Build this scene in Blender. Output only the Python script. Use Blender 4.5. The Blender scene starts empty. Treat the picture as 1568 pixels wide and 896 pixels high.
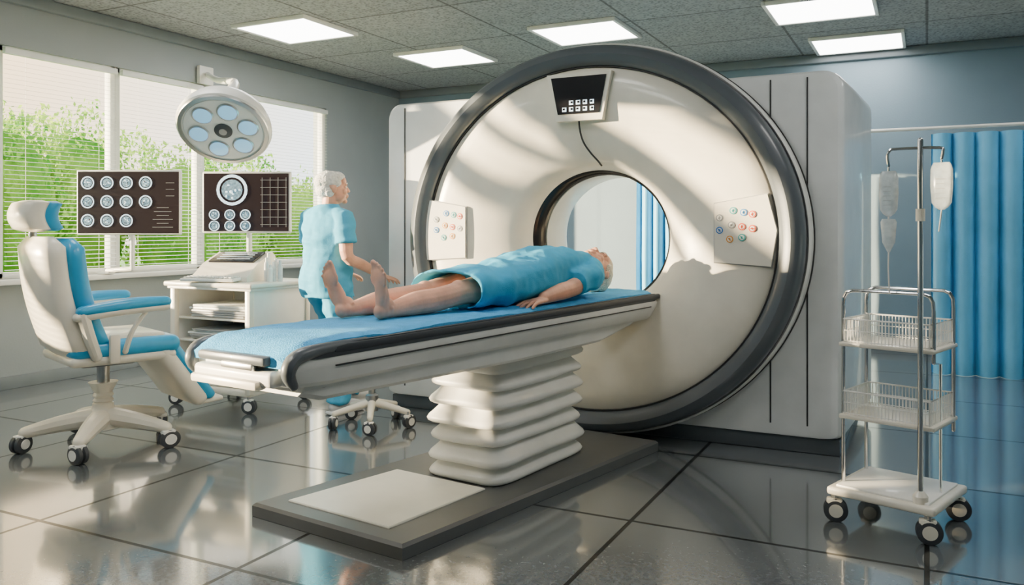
import bpy, bmesh, math, random
from mathutils import Matrix, Vector, Euler, noise
random.seed(7)
pi=math.pi
R=math.radians
# ---------------------------------------------------------------- materials
def mat(name,col,rough=.5,metal=0,spec=.5,bump=None,emis=None,var=None,coat=0,trans=0,alpha=1,sss=0,transl=0):
    m=bpy.data.materials.new(name); m.use_nodes=True
    nt=m.node_tree; b=nt.nodes['Principled BSDF']
    b.inputs['Base Color'].default_value=(*col,1)
    b.inputs['Roughness'].default_value=rough
    b.inputs['Metallic'].default_value=metal
    b.inputs['Specular IOR Level'].default_value=spec
    b.inputs['Coat Weight'].default_value=coat
    b.inputs['Transmission Weight'].default_value=trans
    b.inputs['Alpha'].default_value=alpha
    if sss:
        b.inputs['Subsurface Weight'].default_value=sss
        b.inputs['Subsurface Radius'].default_value=(.02,.008,.005)
    tc=nt.nodes.new('ShaderNodeTexCoord')
    if emis:
        b.inputs['Emission Color'].default_value=(*emis[0],1); b.inputs['Emission Strength'].default_value=emis[1]
    sc,amt=(var if var else (6,.05))
    n=nt.nodes.new('ShaderNodeTexNoise'); n.inputs['Scale'].default_value=sc; n.inputs['Detail'].default_value=4
    nt.links.new(tc.outputs['Object'],n.inputs['Vector'])
    r=nt.nodes.new('ShaderNodeValToRGB')
    r.color_ramp.elements[0].position=.3; r.color_ramp.elements[1].position=.7
    r.color_ramp.elements[0].color=(*[c*(1-amt) for c in col],1)
    r.color_ramp.elements[1].color=(*[min(1,c*(1+amt)) for c in col],1)
    nt.links.new(n.outputs['Fac'],r.inputs['Fac']); nt.links.new(r.outputs['Color'],b.inputs['Base Color'])
    if bump:
        n2=nt.nodes.new('ShaderNodeTexNoise'); n2.inputs['Scale'].default_value=bump[0]; n2.inputs['Detail'].default_value=3
        nt.links.new(tc.outputs['Object'],n2.inputs['Vector'])
        bp=nt.nodes.new('ShaderNodeBump'); bp.inputs['Strength'].default_value=bump[1]; bp.inputs['Distance'].default_value=.01
        nt.links.new(n2.outputs['Fac'],bp.inputs['Height']); nt.links.new(bp.outputs['Normal'],b.inputs['Normal'])
    return m
CREAM=mat('cream_plastic',(.86,.81,.69),.32,coat=.3)
WHITE=mat('white_plastic',(.88,.87,.82),.35,coat=.2)
HOUS=mat('housing_enamel',(.84,.86,.85),.3,coat=.3)
DGREY=mat('dark_grey_ring',(.10,.115,.13),.36,coat=.2)
DARK=mat('dark_rubber',(.05,.056,.065),.5)
BLACK=mat('black_gloss',(.012,.012,.015),.2)
SEAM=mat('seam_line',(.03,.03,.03),.6)
BASEG=mat('base_grey',(.12,.125,.125),.38)
CHROME=mat('chrome',(.75,.76,.78),.15,metal=1)
STEEL=mat('brushed_steel',(.6,.6,.6),.3,metal=1)
BLUEV=mat('blue_vinyl',(.02,.38,.70),.35,coat=.2)
SHEET=mat('blue_sheet',(.07,.42,.82),.8,bump=(180,.5),var=(20,.12))
GOWN=mat('gown_cloth',(.045,.44,.74),.85,bump=(260,.3),var=(7,.1))
SCRUB=mat('scrub_cloth',(.07,.42,.68),.85,bump=(240,.3),var=(7,.1))
CURT=mat('curtain_cloth',(.15,.52,.82),.45,bump=(120,.15),var=(3,.1))
SKIN=mat('skin',(.82,.42,.28),.5,var=(14,.12),sss=.15,bump=(90,.08))
LIP=mat('lips',(.55,.17,.14),.45)
HAIR=mat('white_hair',(.85,.83,.78),.7,bump=(160,.9),var=(60,.2))
HAIRB=mat('blond_hair',(.82,.74,.58),.7,bump=(160,.9),var=(60,.22))
EYEW=mat('eye_white',(.85,.85,.83),.2); EYEI=mat('iris',(.08,.12,.16),.2)
SCR=mat('screen_black',(.02,.014,.014),.25,emis=((.06,.03,.03),.3))
SCANW=mat('scan_white',(.7,.8,.85),.5,emis=((.6,.85,1),1.6))
SCANG=mat('scan_grey',(.2,.27,.3),.5,emis=((.16,.35,.48),.7),var=(60,.8))
PAPER=mat('paper_white',(.85,.85,.8),.7)
LAMPB=mat('lamp_lens_blue',(.25,.5,.7),.15,emis=((.3,.65,.95),.7))
LITE=mat('light_panel',(1,1,1),.5,emis=((1,.98,.94),13))
RED=mat('icon_red',(.8,.12,.05),.4); BLU=mat('icon_blue',(.06,.25,.6),.4); GRY=mat('icon_grey',(.35,.35,.35),.4)
ORG=mat('icon_orange',(.8,.35,.05),.4); TEAL=mat('icon_teal',(.05,.4,.4),.4)
BAG=mat('iv_bag',(.8,.87,.9),.2,alpha=.75,trans=.3,var=(40,.15))
INSET=mat('inset_panel',(.85,.83,.73),.3)
WIN=mat('window_frame',(.76,.76,.74),.5)
SLAT=mat('blind_slat',(.9,.9,.87),.5)
TRUNK=mat('bark',(.12,.08,.05),.9)
GRASS=mat('grass',(.20,.42,.06),.9,var=(2,.3))
SHOE=mat('shoe_white',(.7,.7,.7),.5)
def leafmat():
    m=bpy.data.materials.new('leaves'); m.use_nodes=True; nt=m.node_tree; nt.nodes.clear()
    o=nt.nodes.new('ShaderNodeOutputMaterial'); d=nt.nodes.new('ShaderNodeBsdfDiffuse'); t=nt.nodes.new('ShaderNodeBsdfTranslucent')
    mx=nt.nodes.new('ShaderNodeMixShader'); mx.inputs[0].default_value=.5
    tc=nt.nodes.new('ShaderNodeTexCoord'); n=nt.nodes.new('ShaderNodeTexNoise'); n.inputs['Scale'].default_value=1.1; n.inputs['Detail'].default_value=6
    r=nt.nodes.new('ShaderNodeValToRGB'); r.color_ramp.elements[0].position=.35; r.color_ramp.elements[1].position=.65
    r.color_ramp.elements[0].color=(.10,.30,.03,1); r.color_ramp.elements[1].color=(.52,.66,.10,1)
    nt.links.new(tc.outputs['Object'],n.inputs['Vector']); nt.links.new(n.outputs['Fac'],r.inputs['Fac'])
    nt.links.new(r.outputs[0],d.inputs[0]); nt.links.new(r.outputs[0],t.inputs[0])
    nt.links.new(d.outputs[0],mx.inputs[1]); nt.links.new(t.outputs[0],mx.inputs[2]); nt.links.new(mx.outputs[0],o.inputs[0])
    return m
LEAF=leafmat()
def tilemat(name,c1,c2,mortar,size,msize,rough,bumpn=0,specks=0,offset=0):
    m=bpy.data.materials.new(name); m.use_nodes=True; nt=m.node_tree; b=nt.nodes['Principled BSDF']
    tc=nt.nodes.new('ShaderNodeTexCoord'); br=nt.nodes.new('ShaderNodeTexBrick')
    br.offset=offset; br.squash=1; br.inputs['Scale'].default_value=1
    br.inputs['Brick Width'].default_value=size; br.inputs['Row Height'].default_value=size
    br.inputs['Mortar Size'].default_value=msize; br.inputs['Mortar Smooth'].default_value=.1
    br.inputs['Color1'].default_value=(*c1,1); br.inputs['Color2'].default_value=(*c2,1); br.inputs['Mortar'].default_value=(*mortar,1)
    nt.links.new(tc.outputs['Object'],br.inputs['Vector'])
    n=nt.nodes.new('ShaderNodeTexNoise'); n.inputs['Scale'].default_value=specks or 40; n.inputs['Detail'].default_value=6
    nt.links.new(tc.outputs['Object'],n.inputs['Vector'])
    mx=nt.nodes.new('ShaderNodeMix'); mx.data_type='RGBA'; mx.blend_type='OVERLAY'; mx.inputs['Factor'].default_value=.5
    nt.links.new(br.outputs['Color'],mx.inputs[6]); nt.links.new(n.outputs['Fac'],mx.inputs[7]); nt.links.new(mx.outputs[2],b.inputs['Base Color'])
    b.inputs['Roughness'].default_value=rough
    return m,nt,b,br,tc,n
FLOOR,nt,b,br,tc,n=tilemat('floor_tiles',(.115,.13,.14),(.15,.165,.175),(.01,.01,.01),1.15,.010,.13,specks=55)
b.inputs['Coat IOR'].default_value=1.8
cwm=nt.nodes.new('ShaderNodeMapRange'); cwm.inputs[3].default_value=1; cwm.inputs[4].default_value=0
nt.links.new(br.outputs['Fac'],cwm.inputs[0]); nt.links.new(cwm.outputs[0],b.inputs['Coat Weight'])
n3=nt.nodes.new('ShaderNodeTexNoise'); n3.inputs['Scale'].default_value=3
nt.links.new(tc.outputs['Object'],n3.inputs['Vector'])
mr=nt.nodes.new('ShaderNodeMapRange'); mr.inputs[3].default_value=.10; mr.inputs[4].default_value=.24
nt.links.new(n3.outputs['Fac'],mr.inputs[0]); nt.links.new(mr.outputs[0],b.inputs['Roughness'])
mr=nt.nodes.new('ShaderNodeMapRange'); mr.inputs[3].default_value=.03; mr.inputs[4].default_value=.12
nt.links.new(n3.outputs['Fac'],mr.inputs[0]); nt.links.new(mr.outputs[0],b.inputs['Coat Roughness'])
bp=nt.nodes.new('ShaderNodeBump'); bp.inputs['Strength'].default_value=.4; bp.inputs['Distance'].default_value=.003; bp.invert=True
nt.links.new(br.outputs['Fac'],bp.inputs['Height']); nt.links.new(bp.outputs['Normal'],b.inputs['Normal']); nt.links.new(bp.outputs['Normal'],b.inputs['Coat Normal'])
CEIL,nt,b,br,tc,n=tilemat('ceiling_mesh_tiles',(.31,.325,.335),(.36,.375,.385),(.14,.14,.14),1.2,.012,.7,specks=30)
v=nt.nodes.new('ShaderNodeTexVoronoi'); v.inputs['Scale'].default_value=34
nt.links.new(tc.outputs['Object'],v.inputs['Vector'])
mx2=nt.nodes.new('ShaderNodeMix'); mx2.data_type='RGBA'; mx2.blend_type='MULTIPLY'; mx2.inputs['Factor'].default_value=.75
rr=nt.nodes.new('ShaderNodeValToRGB'); rr.color_ramp.elements[0].position=.1; rr.color_ramp.elements[1].position=.5; rr.color_ramp.elements[0].color=(.2,.2,.2,1)
nt.links.new(v.outputs['Distance'],rr.inputs[0])
old=b.inputs['Base Color'].links[0].from_socket
nt.links.new(old,mx2.inputs[6]); nt.links.new(rr.outputs[0],mx2.inputs[7]); nt.links.new(mx2.outputs[2],b.inputs['Base Color'])
WALL=mat('wall_blue_grey',(.20,.28,.335),.55,bump=(60,.1),var=(.8,.12))
WALLL=mat('wall_left_grey',(.32,.36,.375),.55,bump=(60,.1),var=(.8,.1))
TRIM=mat('trim_grey',(.19,.22,.24),.5)
# ---------------------------------------------------------------- builder
def cr(pts,n):
    if n<=1: return pts
    P=[pts[0]]+list(pts)+[pts[-1]]; out=[]
    L=len(pts[0])
    for i in range(1,len(P)-2):
        for k in range(n):
            t=k/n; a,b,c,d=P[i-1],P[i],P[i+1],P[i+2]
            out.append(tuple(.5*((2*b[j])+(-a[j]+c[j])*t+(2*a[j]-5*b[j]+4*c[j]-d[j])*t*t+(-a[j]+3*b[j]-3*c[j]+d[j])*t**3) for j in range(L)))
    out.append(tuple(pts[-1])); return out
class B:
    def __init__(s): s.bm=bmesh.new(); s.mats=[]; s.M=Matrix()
    def mi(s,m):
        if m not in s.mats: s.mats.append(m)
        return s.mats.index(m)
    def add(s,vs,fs,m,M=None):
        T=s.M@M if M else s.M; i=s.mi(m)
        V=[s.bm.verts.new(T@Vector(v)) for v in vs]
        for f in fs:
            try: F=s.bm.faces.new([V[k] for k in f]); F.material_index=i
            except ValueError: pass
    def addbm(s,t,m,M):
        t.verts.index_update(); s.add([v.co.copy() for v in t.verts],[[v.index for v in f.verts] for f in t.faces],m,M); t.free()
    def box(s,c,sz,m,bev=.005,seg=2,rot=(0,0,0)):
        t=bmesh.new(); bmesh.ops.create_cube(t,size=1)
        for v in t.verts: v.co=Vector((v.co.x*sz[0],v.co.y*sz[1],v.co.z*sz[2]))
        if bev>0: bmesh.ops.bevel(t,geom=list(t.edges),offset=min(bev,min(sz)*.49),segments=seg,profile=.5,affect='EDGES')
        s.addbm(t,m,Matrix.Translation(c)@Euler([R(a) for a in rot]).to_matrix().to_4x4())
    def ell(s,c,r,m,rot=(0,0,0),u=20,v=12):
        t=bmesh.new(); bmesh.ops.create_uvsphere(t,u_segments=u,v_segments=v,radius=1)
        if isinstance(r,(int,float)): r=(r,r,r)
        s.addbm(t,m,Matrix.Translation(c)@Euler([R(a) for a in rot]).to_matrix().to_4x4()@Matrix.Diagonal((*r,1)))
    def tube(s,pts,rad,m,seg=10,sm=1,rnd=True):
        if isinstance(rad,(int,float)): rad=[rad]*len(pts)
        q=cr([(*p,r) for p,r in zip(pts,rad)],sm)
        P=[Vector(p[:3]) for p in q]; Rr=[max(p[3],.0004) for p in q]; n=len(P)
        T=[((P[min(i+1,n-1)]-P[max(i-1,0)]).normalized()) for i in range(n)]
        a=Vector((0,0,1)) if abs(T[0].z)<.9 else Vector((1,0,0))
        N=T[0].cross(a).normalized()
        fr=[]
        for i in range(n):
            if i:
                N=(N-T[i]*N.dot(T[i])); N.normalize()
            fr.append((P[i],T[i],N.copy(),Rr[i]))
        L=[]
        if rnd:
            for an in (80,55,28):
                p,t,nn,r=fr[0]; L.append((p-t*r*math.sin(R(an)),t,nn,r*math.cos(R(an))))
        L+=fr
        if rnd:
            for an in (28,55,80):
                p,t,nn,r=fr[-1]; L.append((p+t*r*math.sin(R(an)),t,nn,r*math.cos(R(an))))
        vs=[];fs=[]
        for p,t,nn,r in L:
            bb=t.cross(nn)
            for k in range(seg):
                an=2*pi*k/seg; vs.append(p+nn*math.cos(an)*r+bb*math.sin(an)*r)
        for i in range(len(L)-1):
            for k in range(seg):
                fs.append((i*seg+k,i*seg+(k+1)%seg,(i+1)*seg+(k+1)%seg,(i+1)*seg+k))
        fs.append(tuple(range(seg))[::-1]); fs.append(tuple((len(L)-1)*seg+k for k in range(seg)))
        s.add(vs,fs,m)
    def lathe(s,prof,m,c=(0,0,0),axis='Z',seg=48,closed=False,sx=1,M=None):
        n=len(prof); vs=[]
        for r,h in prof:
            for k in range(seg):
                a=2*pi*k/seg
                if axis=='Z': vs.append((c[0]+r*math.cos(a)*sx,c[1]+r*math.sin(a),c[2]+h))
                elif axis=='Y': vs.append((c[0]+r*math.cos(a)*sx,c[1]+h,c[2]+r*math.sin(a)))
                else: vs.append((c[0]+h,c[1]+r*math.cos(a),c[2]+r*math.sin(a)))
        fs=[]
        for i in range(n if closed else n-1):
            j=(i+1)%n
            for k in range(seg): fs.append((i*seg+k,i*seg+(k+1)%seg,j*seg+(k+1)%seg,j*seg+k))
        if not closed:
            if prof[0][0]>0: fs.append(tuple(range(seg)))
            if prof[-1][0]>0: fs.append(tuple((n-1)*seg+k for k in range(seg)))
        s.add(vs,fs,m,M)
    def loft(s,secs,m,cap=True,closed=True):
        n=len(secs[0]); vs=[p for q in secs for p in q]; fs=[]
        for i in range(len(secs)-1):
            for k in range(n if closed else n-1):
                fs.append((i*n+k,i*n+(k+1)%n,(i+1)*n+(k+1)%n,(i+1)*n+k))
        if cap: fs.append(tuple(range(n))); fs.append(tuple((len(secs)-1)*n+k for k in range(n)))
        s.add(vs,fs,m)
    def mesh(s,name,merge=True):
        if merge: bmesh.ops.remove_doubles(s.bm,verts=s.bm.verts,dist=.00002)
        bmesh.ops.recalc_face_normals(s.bm,faces=s.bm.faces)
        me=bpy.data.meshes.new(name); s.bm.to_mesh(me); s.bm.free()
        for m in s.mats: me.materials.append(m)
        return me
    def done(s,name,parent=None,angle=35,merge=True):
        me=s.mesh(name,merge)
        for p in me.polygons: p.use_smooth=True
        me.set_sharp_from_angle(angle=R(angle))
        return link(name,me,parent)
    def remesh(s,name,vox,it,m,parent=None,disp=None):
        me=s.mesh(name,False); o=bpy.data.objects.new(name+'_tmp',me); bpy.context.collection.objects.link(o)
        rm=o.modifiers.new('r','REMESH'); rm.mode='VOXEL'; rm.voxel_size=vox
        if it: sm=o.modifiers.new('s','SMOOTH'); sm.factor=.5; sm.iterations=it
        dg=bpy.context.evaluated_depsgraph_get(); e=o.evaluated_get(dg)
        me2=bpy.data.meshes.new_from_object(e); bpy.data.objects.remove(o)
        me2.materials.clear(); me2.materials.append(m)
        if disp:
            nn=[v.normal.copy() for v in me2.vertices]
            for v,q in zip(me2.vertices,nn): v.co+=q*disp(v.co)
        for p in me2.polygons: p.use_smooth=True
        me2.name=name
        return link(name,me2,parent)
def link(name,me,parent=None):
    o=bpy.data.objects.new(name,me); bpy.context.collection.objects.link(o)
    if parent: o.parent=parent
    return o
def empty(name,loc=(0,0,0),rz=0,sc=(1,1,1)):
    o=bpy.data.objects.new(name,None); o.location=loc; o.rotation_euler=(0,0,R(rz)); o.scale=sc; bpy.context.collection.objects.link(o); return o
def rotm(axis,deg): return Matrix.Rotation(R(deg),4,axis)
def T(*p): return Matrix.Translation(p)
# ---------------------------------------------------------------- room
XL,XR,YB,YF,H=-6.5,3.2,9.5,-2.5,3.15
b=B(); b.box(((XL+XR)/2,(YB+YF)/2,-.05),(XR-XL+.4,YB-YF+.4,.1),FLOOR,0); b.done('floor')
b=B(); b.box(((XL+XR)/2,(YB+YF)/2,H+.05),(XR-XL+.4,YB-YF+.4,.1),CEIL,0); b.done('ceiling')
b=B(); b.box(((XL+XR)/2,YB+.1,H/2),(XR-XL+.4,.2,H),WALL,0); b.done('wall_back')
b=B(); b.box((XR+.1,(YB+YF)/2,H/2),(.2,YB-YF,H),WALL,0); b.done('wall_right')
b=B(); b.box(((XL+XR)/2,YF-.1,H/2),(XR-XL+.4,.2,H),WALL,0); b.done('wall_front')
ZS,ZT=.87,2.72
Ys=[-1,0,1,2,3,4,5.06,6.04,7.96]
b=B()
b.box((XL-.1,(YB+YF)/2,ZS/2),(.2,YB-YF,ZS),WALLL,0)
b.box((XL-.1,(YB+YF)/2,(ZT+H)/2),(.2,YB-YF,H-ZT),WALLL,0)
b.box((XL-.1,(YF+Ys[0])/2,(ZS+ZT)/2),(.2,Ys[0]-YF,ZT-ZS),WALLL,0)
b.box((XL-.1,(YB+Ys[-1])/2,(ZS+ZT)/2),(.2,YB-Ys[-1],ZT-ZS),WALLL,0)
b.done('wall_left')
b=B(); b.box((XL+.012,(YB+YF)/2,.05),(.024,YB-YF,.1),TRIM,.004); b.done('baseboard_left')
b=B(); b.box(((XL+XR)/2,YB-.012,.05),(XR-XL,.024,.1),TRIM,.004); b.done('baseboard_back')
b=B(); b.box((XL+.03,(YB+YF)/2,H-.05),(.06,YB-YF,.1),TRIM,.02); b.done('trim_1')
b=B(); b.box(((XL+XR)/2,YB-.03,H-.05),(XR-XL,.06,.1),TRIM,.02); b.done('trim_2')
b=B(); b.box((XL+.07,(Ys[0]+Ys[-1])/2,ZS-.02),(.2,Ys[-1]-Ys[0]+.1,.04),WIN,.008); b.done('window_sill')
for i in range(len(Ys)-1):
    y0,y1=Ys[i],Ys[i+1]; b=B(); x=XL-.06
    w=.05
    b.box((x,y0+w/2,(ZS+ZT)/2),(.08,w,ZT-ZS),WIN,.006); b.box((x,y1-w/2,(ZS+ZT)/2),(.08,w,ZT-ZS),WIN,.006)
    b.box((x,(y0+y1)/2,ZS+w/2),(.08,y1-y0,w),WIN,.006); b.box((x,(y0+y1)/2,ZT-w/2),(.08,y1-y0,w),WIN,.006)
    b.done('window_%d'%(i+1))
    b=B(); z=ZS+.07
    while z<ZT-.09:
        dx=.010; dz=.0022
        b.add([(XL+.03-dx,y0+.03,z+dz),(XL+.03-dx,y1-.03,z+dz),(XL+.03+dx,y1-.03,z-dz),(XL+.03+dx,y0+.03,z-dz),
               (XL+.03-dx,y0+.03,z+dz+.0015),(XL+.03-dx,y1-.03,z+dz+.0015),(XL+.03+dx,y1-.03,z-dz+.0015),(XL+.03+dx,y0+.03,z-dz+.0015)],
              [(0,1,2,3),(7,6,5,4),(0,4,5,1),(3,2,6,7),(0,3,7,4),(1,5,6,2)],SLAT); z+=.036
    b.box((XL+.03,(y0+y1)/2,ZT-.05),(.04,y1-y0-.05,.05),SLAT,.005)
    b.box((XL+.03,(y0+y1)/2,ZS+.03),(.03,y1-y0-.05,.018),SLAT,.004)
    for yy in (y0+.2,y1-.2): b.tube([(XL+.03,yy,ZS+.03),(XL+.03,yy,ZT-.05)],.0015,SLAT,seg=5,rnd=False)
    b.done('window_blind' if i==0 else 'window_blind.%03d'%i,merge=False)
# exterior
b=B(); b.box((-26.8,6,-.1),(40,60,.1),GRASS,0); b.done('lawn')
b=B()
def leaves(c,r,n,s):
    for _ in range(n):
        d=Vector((random.gauss(0,1),random.gauss(0,1),random.gauss(0,1))).normalized()
        k=random.uniform(.72,1.10)*(1+.25*noise.noise(d*2+Vector(c)))
        p=Vector((c[0]+d.x*r[0]*k,c[1]+d.y*r[1]*k,c[2]+d.z*r[2]*k))
        if p.z<.1: continue
        M=Euler((random.uniform(0,6),random.uniform(0,6),random.uniform(0,6))).to_matrix()
        q=s*random.uniform(.6,1.3)
        b.add([p+M@Vector(v)*q for v in ((-1,0,0),(0,-.5,0),(1,0,0),(0,.5,0))],[(0,1,2,3)],LEAF)
for i in range(17):
    y=5.5+i*1.0; x=-12.5-random.uniform(0,2.5)
    h=random.uniform(1.35,1.85)-(.2 if i>5 else 0)
    leaves((x,y,h*.9),(1.1,1.1,h),2600,.055)
    b.ell((x,y,h*.85),(.85,.85,h*.82),LEAF,u=12,v=8)
for i in range(6):
    y=8+i*4.1; x=-18-random.uniform(0,3)
    leaves((x,y,2.7),(1.5,1.5,1.3),1500,.09); b.tube([(x,y,.1),(x,y,2.6)],.1,TRUNK)
b.done('garden_hedge',merge=False)
# unseen tree, added so its leaning boughs cast streaks across the gantry
b=B(); tx=-10
b.tube([(tx,-2.35,0.02),(tx,-2.3,1.2),(tx,-2.2,2.4),(tx,-2.1,4.2)],[.2,.16,.13,.06],TRUNK,sm=3,rnd=False)
for z0,r in ((.18,.10),(.62,.05),(1.0,.12),(1.52,.06),(1.88,.11),(2.4,.07)):
    pts=[(tx+random.uniform(-.1,.1),-2.25+1.15*k,z0+1.08*k+random.uniform(-.06,.06)) for k in range(4)]
    b.tube(pts,[r,r*.95,r*.85,r*.5],TRUNK,sm=4)
    leaves(pts[-1],(.35,.5,.35),160,.07)
b.done('unseen_shadow_tree',merge=False)
# ceiling lights; the panels out of view are added as fill light
k=0
for (x,y) in [(-5.3,6.05),(-4.68,7.75),(-2.9,7.35),(-.8,7.45),(-.62,9.0),(-4.6,1.2),(-2.2,1.2),(.4,1.2),(-4.6,3.6),(-2.2,3.0),(.8,4.2),(1.8,7.2)]:
    b=B(); b.box((0,0,-.012),(.8,.72,.02),LITE,0)
    for sx in (-1,1): b.box((sx*.415,0,-.012),(.03,.78,.035),WHITE,.004)
    for sy in (-1,1): b.box((0,sy*.375,-.012),(.80,.03,.035),WHITE,.004)
    o=b.done('ceiling_light' if k==0 else 'ceiling_light.%03d'%k); o.location=(x,y,H-.006); k+=1
# ---------------------------------------------------------------- gantry
G=empty('ct_scanner'); cx,cz=-1.86,1.21; SX=1.08
def housing():
    b=B()
    def sec(y,x0,x1,z0,z1,r):
        pts=[]
        for (qx,qz,a0) in ((x1-r,z0+r*.3,-90),(x1-r,z1-r,0),(x0+r,z1-r,90),(x0+r,z0+r*.3,180)):
            for k in range(7):
                a=R(a0+90*k/6); rz=r if qz>1 else r*.3
                pts.append((qx+math.cos(a)*r,y,qz+math.sin(a)*rz))
        return pts
    S=[]
    for y,ins,xr in ((4.90,.05,-.42),(4.905,.02,-.42),(4.93,.005,-.415),(5.0,0,-.41),(5.6,0,-.37),(6.15,0,-.34),(6.25,.02,-.34),(6.3,.07,-.34)):
        S.append(sec(y,-3.46+ins,xr-ins,.09+ins*.3,2.16-ins,.1))
    b.loft(S,HOUS)
    o=b.done('gantry_housing',G,angle=40)
    c=B(); c.lathe([(0.46,4.7),(.46,5.47),(.93,6.5)],DARK,(cx,0,cz),'Y',64,sx=SX)
    me=c.mesh('cut'); co=link('cut',me)
    md=o.modifiers.new('b','BOOLEAN'); md.object=co; md.operation='DIFFERENCE'; md.solver='EXACT'
    dg=bpy.context.evaluated_depsgraph_get(); me2=bpy.data.meshes.new_from_object(o.evaluated_get(dg))
    o.modifiers.clear(); o.data=me2; bpy.data.objects.remove(co)
    for p in me2.polygons: p.use_smooth=True
    me2.set_sharp_from_angle(angle=R(35))
housing()
b=B()
b.lathe([(1.04,4.93),(1.045,4.75),(1.055,4.70),(1.08,4.672),(1.115,4.660),(1.150,4.675),(1.170,4.70),(1.178,4.75),(1.178,4.93)],DGREY,(cx,0,cz),'Y',128,closed=True,sx=SX)
b.done('outer_ring',G)
b=B()
b.lathe([(1.17,4.93),(1.178,4.80),(1.188,4.785),(1.2,4.80),(1.203,4.93)],WHITE,(cx,0,cz),'Y',128,closed=True,sx=SX)
b.lathe([(1.201,4.93),(1.201,4.87),(1.207,4.87),(1.207,4.93)],SEAM,(cx,0,cz),'Y',128,closed=True,sx=SX)
b.done('ring_trim',G)
b=B()
b.lathe([(1.055,4.93),(1.055,4.75),(1.035,4.728),(.95,4.712),(.83,4.713),(.72,4.73),(.62,4.76),(.53,4.80),(.47,4.845),(.44,4.90),(.43,4.95),(.47,4.98),(.6,4.93)],CREAM,(cx,0,cz),'Y',128,closed=True,sx=SX)
b.lathe([(1.05,4.74),(1.05,4.718),(1.042,4.716),(1.04,4.74)],SEAM,(cx,0,cz),'Y',128,closed=True,sx=SX)
b.done('front_dish',G,angle=50)
b=B()
pr=[(.455,4.94)]
for i in range(5): pr+=[(.432-.004*i,4.95+.034*i),(.415-.002*i,4.966+.034*i)]
pr+=[(.415,5.13),(.455,5.13)]
b.lathe(pr,BLACK,(cx,0,cz),'Y',96,closed=True,sx=SX); b.done('bore_ring',G)
b=B()
b.lathe([(.455,5.13),(.41,5.13),(.405,5.2),(.41,5.45),(.5,5.7),(.86,6.31),(.90,6.31),(.455,5.46)],WHITE,(cx,0,cz),'Y',96,closed=True,sx=SX); b.done('bore_tunnel',G)
b=B()
b.box((-1.93,5.6,.045),(3.0,1.34,.09),DGREY,.01)
for x in (-.80,-.60): b.box((x,4.901,1.14),(.008,.012,1.96),SEAM,.001)
b.box((-3.30,4.901,1.14),(.008,.012,1.96),SEAM,.001)
b.tube([(-1.90,4.704,1.97),(-1.895,4.706,1.88),(-1.875,4.715,1.80),(-1.84,4.745,1.735),(-1.81,4.785,1.69),(-1.80,4.83,1.66)],.006,SEAM,seg=8,sm=4)
b.done('plinth_and_seams',G)
b=B()
def plate(x,z,w,h,tw,m,yy,th=.03):
    vs=[(x-w/2,yy,z+h/2),(x+w/2,yy,z+h/2),(x+tw/2,yy,z-h/2),(x-tw/2,yy,z-h/2)]
    vs2=[(a,yy+th,c) for a,_,c in vs]
    b.add(vs+vs2,[(0,1,2,3),(7,6,5,4),(0,4,5,1),(1,5,6,2),(2,6,7,3),(3,7,4,0)],m)
plate(-1.89,2.07,.42,.29,.30,CREAM,4.675,.06)
plate(-1.89,2.08,.36,.225,.27,BLACK,4.668,.01)
for r_ in range(2):
    for c_ in range(5):
        if r_==0 and c_==0: continue
        x=-1.98+c_*.045; z=2.035-r_*.04
        b.box((x,4.667,z),(.026,.004,.026),SCANW,0); b.box((x+random.uniform(-.005,.005),4.665,z+.002),(.015,.004,.012),BLACK,0)
for sx,x in ((-1,-2.865),(1,-.905)):
    xo=x+sx*.15; xi=x-sx*.17
    vs=[(xi,4.698,cz+.05+.15),(xo-sx*.03,4.70,cz+.05+.20),(xo+sx*.02,4.705,cz+.05),(xo-sx*.01,4.70,cz+.05-.2),(xi,4.698,cz+.05-.18)]
    vs2=[(a,4.76,c) for a,_,c in vs]; n=5
    b.add(vs+vs2,[tuple(range(n)),tuple(range(n,2*n))[::-1]]+[(i,(i+1)%n,n+(i+1)%n,n+i) for i in range(n)],CREAM)
    vs=[(x+(a-x)*1.03,4.708,cz+.05+(c-cz-.05)*1.03) for a,_,c in vs]; vs2=[(a,4.75,c) for a,_,c in vs]
    b.add(vs+vs2,[tuple(range(n)),tuple(range(n,2*n))[::-1]]+[(i,(i+1)%n,n+(i+1)%n,n+i) for i in range(n)],GRY)
    cols=[GRY,BLU,TEAL,RED,BLU,ORG,RED,GRY,TEAL,ORG] if sx<0 else [GRY,TEAL,BLU,RED,BLU,GRY,RED,RED,ORG,TEAL]
    j=0
    for (dx,dz) in ((-.1,.06),(-.02,.10),(.04,.09),(.09,.08),(-.1,-.01),(-.03,.02),(.03,.01),(.09,.0),(-.04,-.06),(.03,-.05)):
        m=cols[j]; j+=1
        px,pz=x-sx*.045+dx*.95,cz+.06+dz
        b.lathe([(.0,-.0025),(.020,-.0025),(.020,.01),(0,.01)],m,(px,4.698,pz),'Y',16)
        b.lathe([(.0,-.004),(.014,-.004),(.014,.01),(0,.01)],WHITE,(px,4.698,pz),'Y',16)
        a=random.choice((0,45,90,-45))
        b.box((px,4.693,pz),(.020,.003,.006),m,0,rot=(0,a,0)); b.box((px,4.693,pz),(.014,.003,.005),m,0,rot=(0,a+70,0))
b.done('control_panels',G,angle=20)
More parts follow.
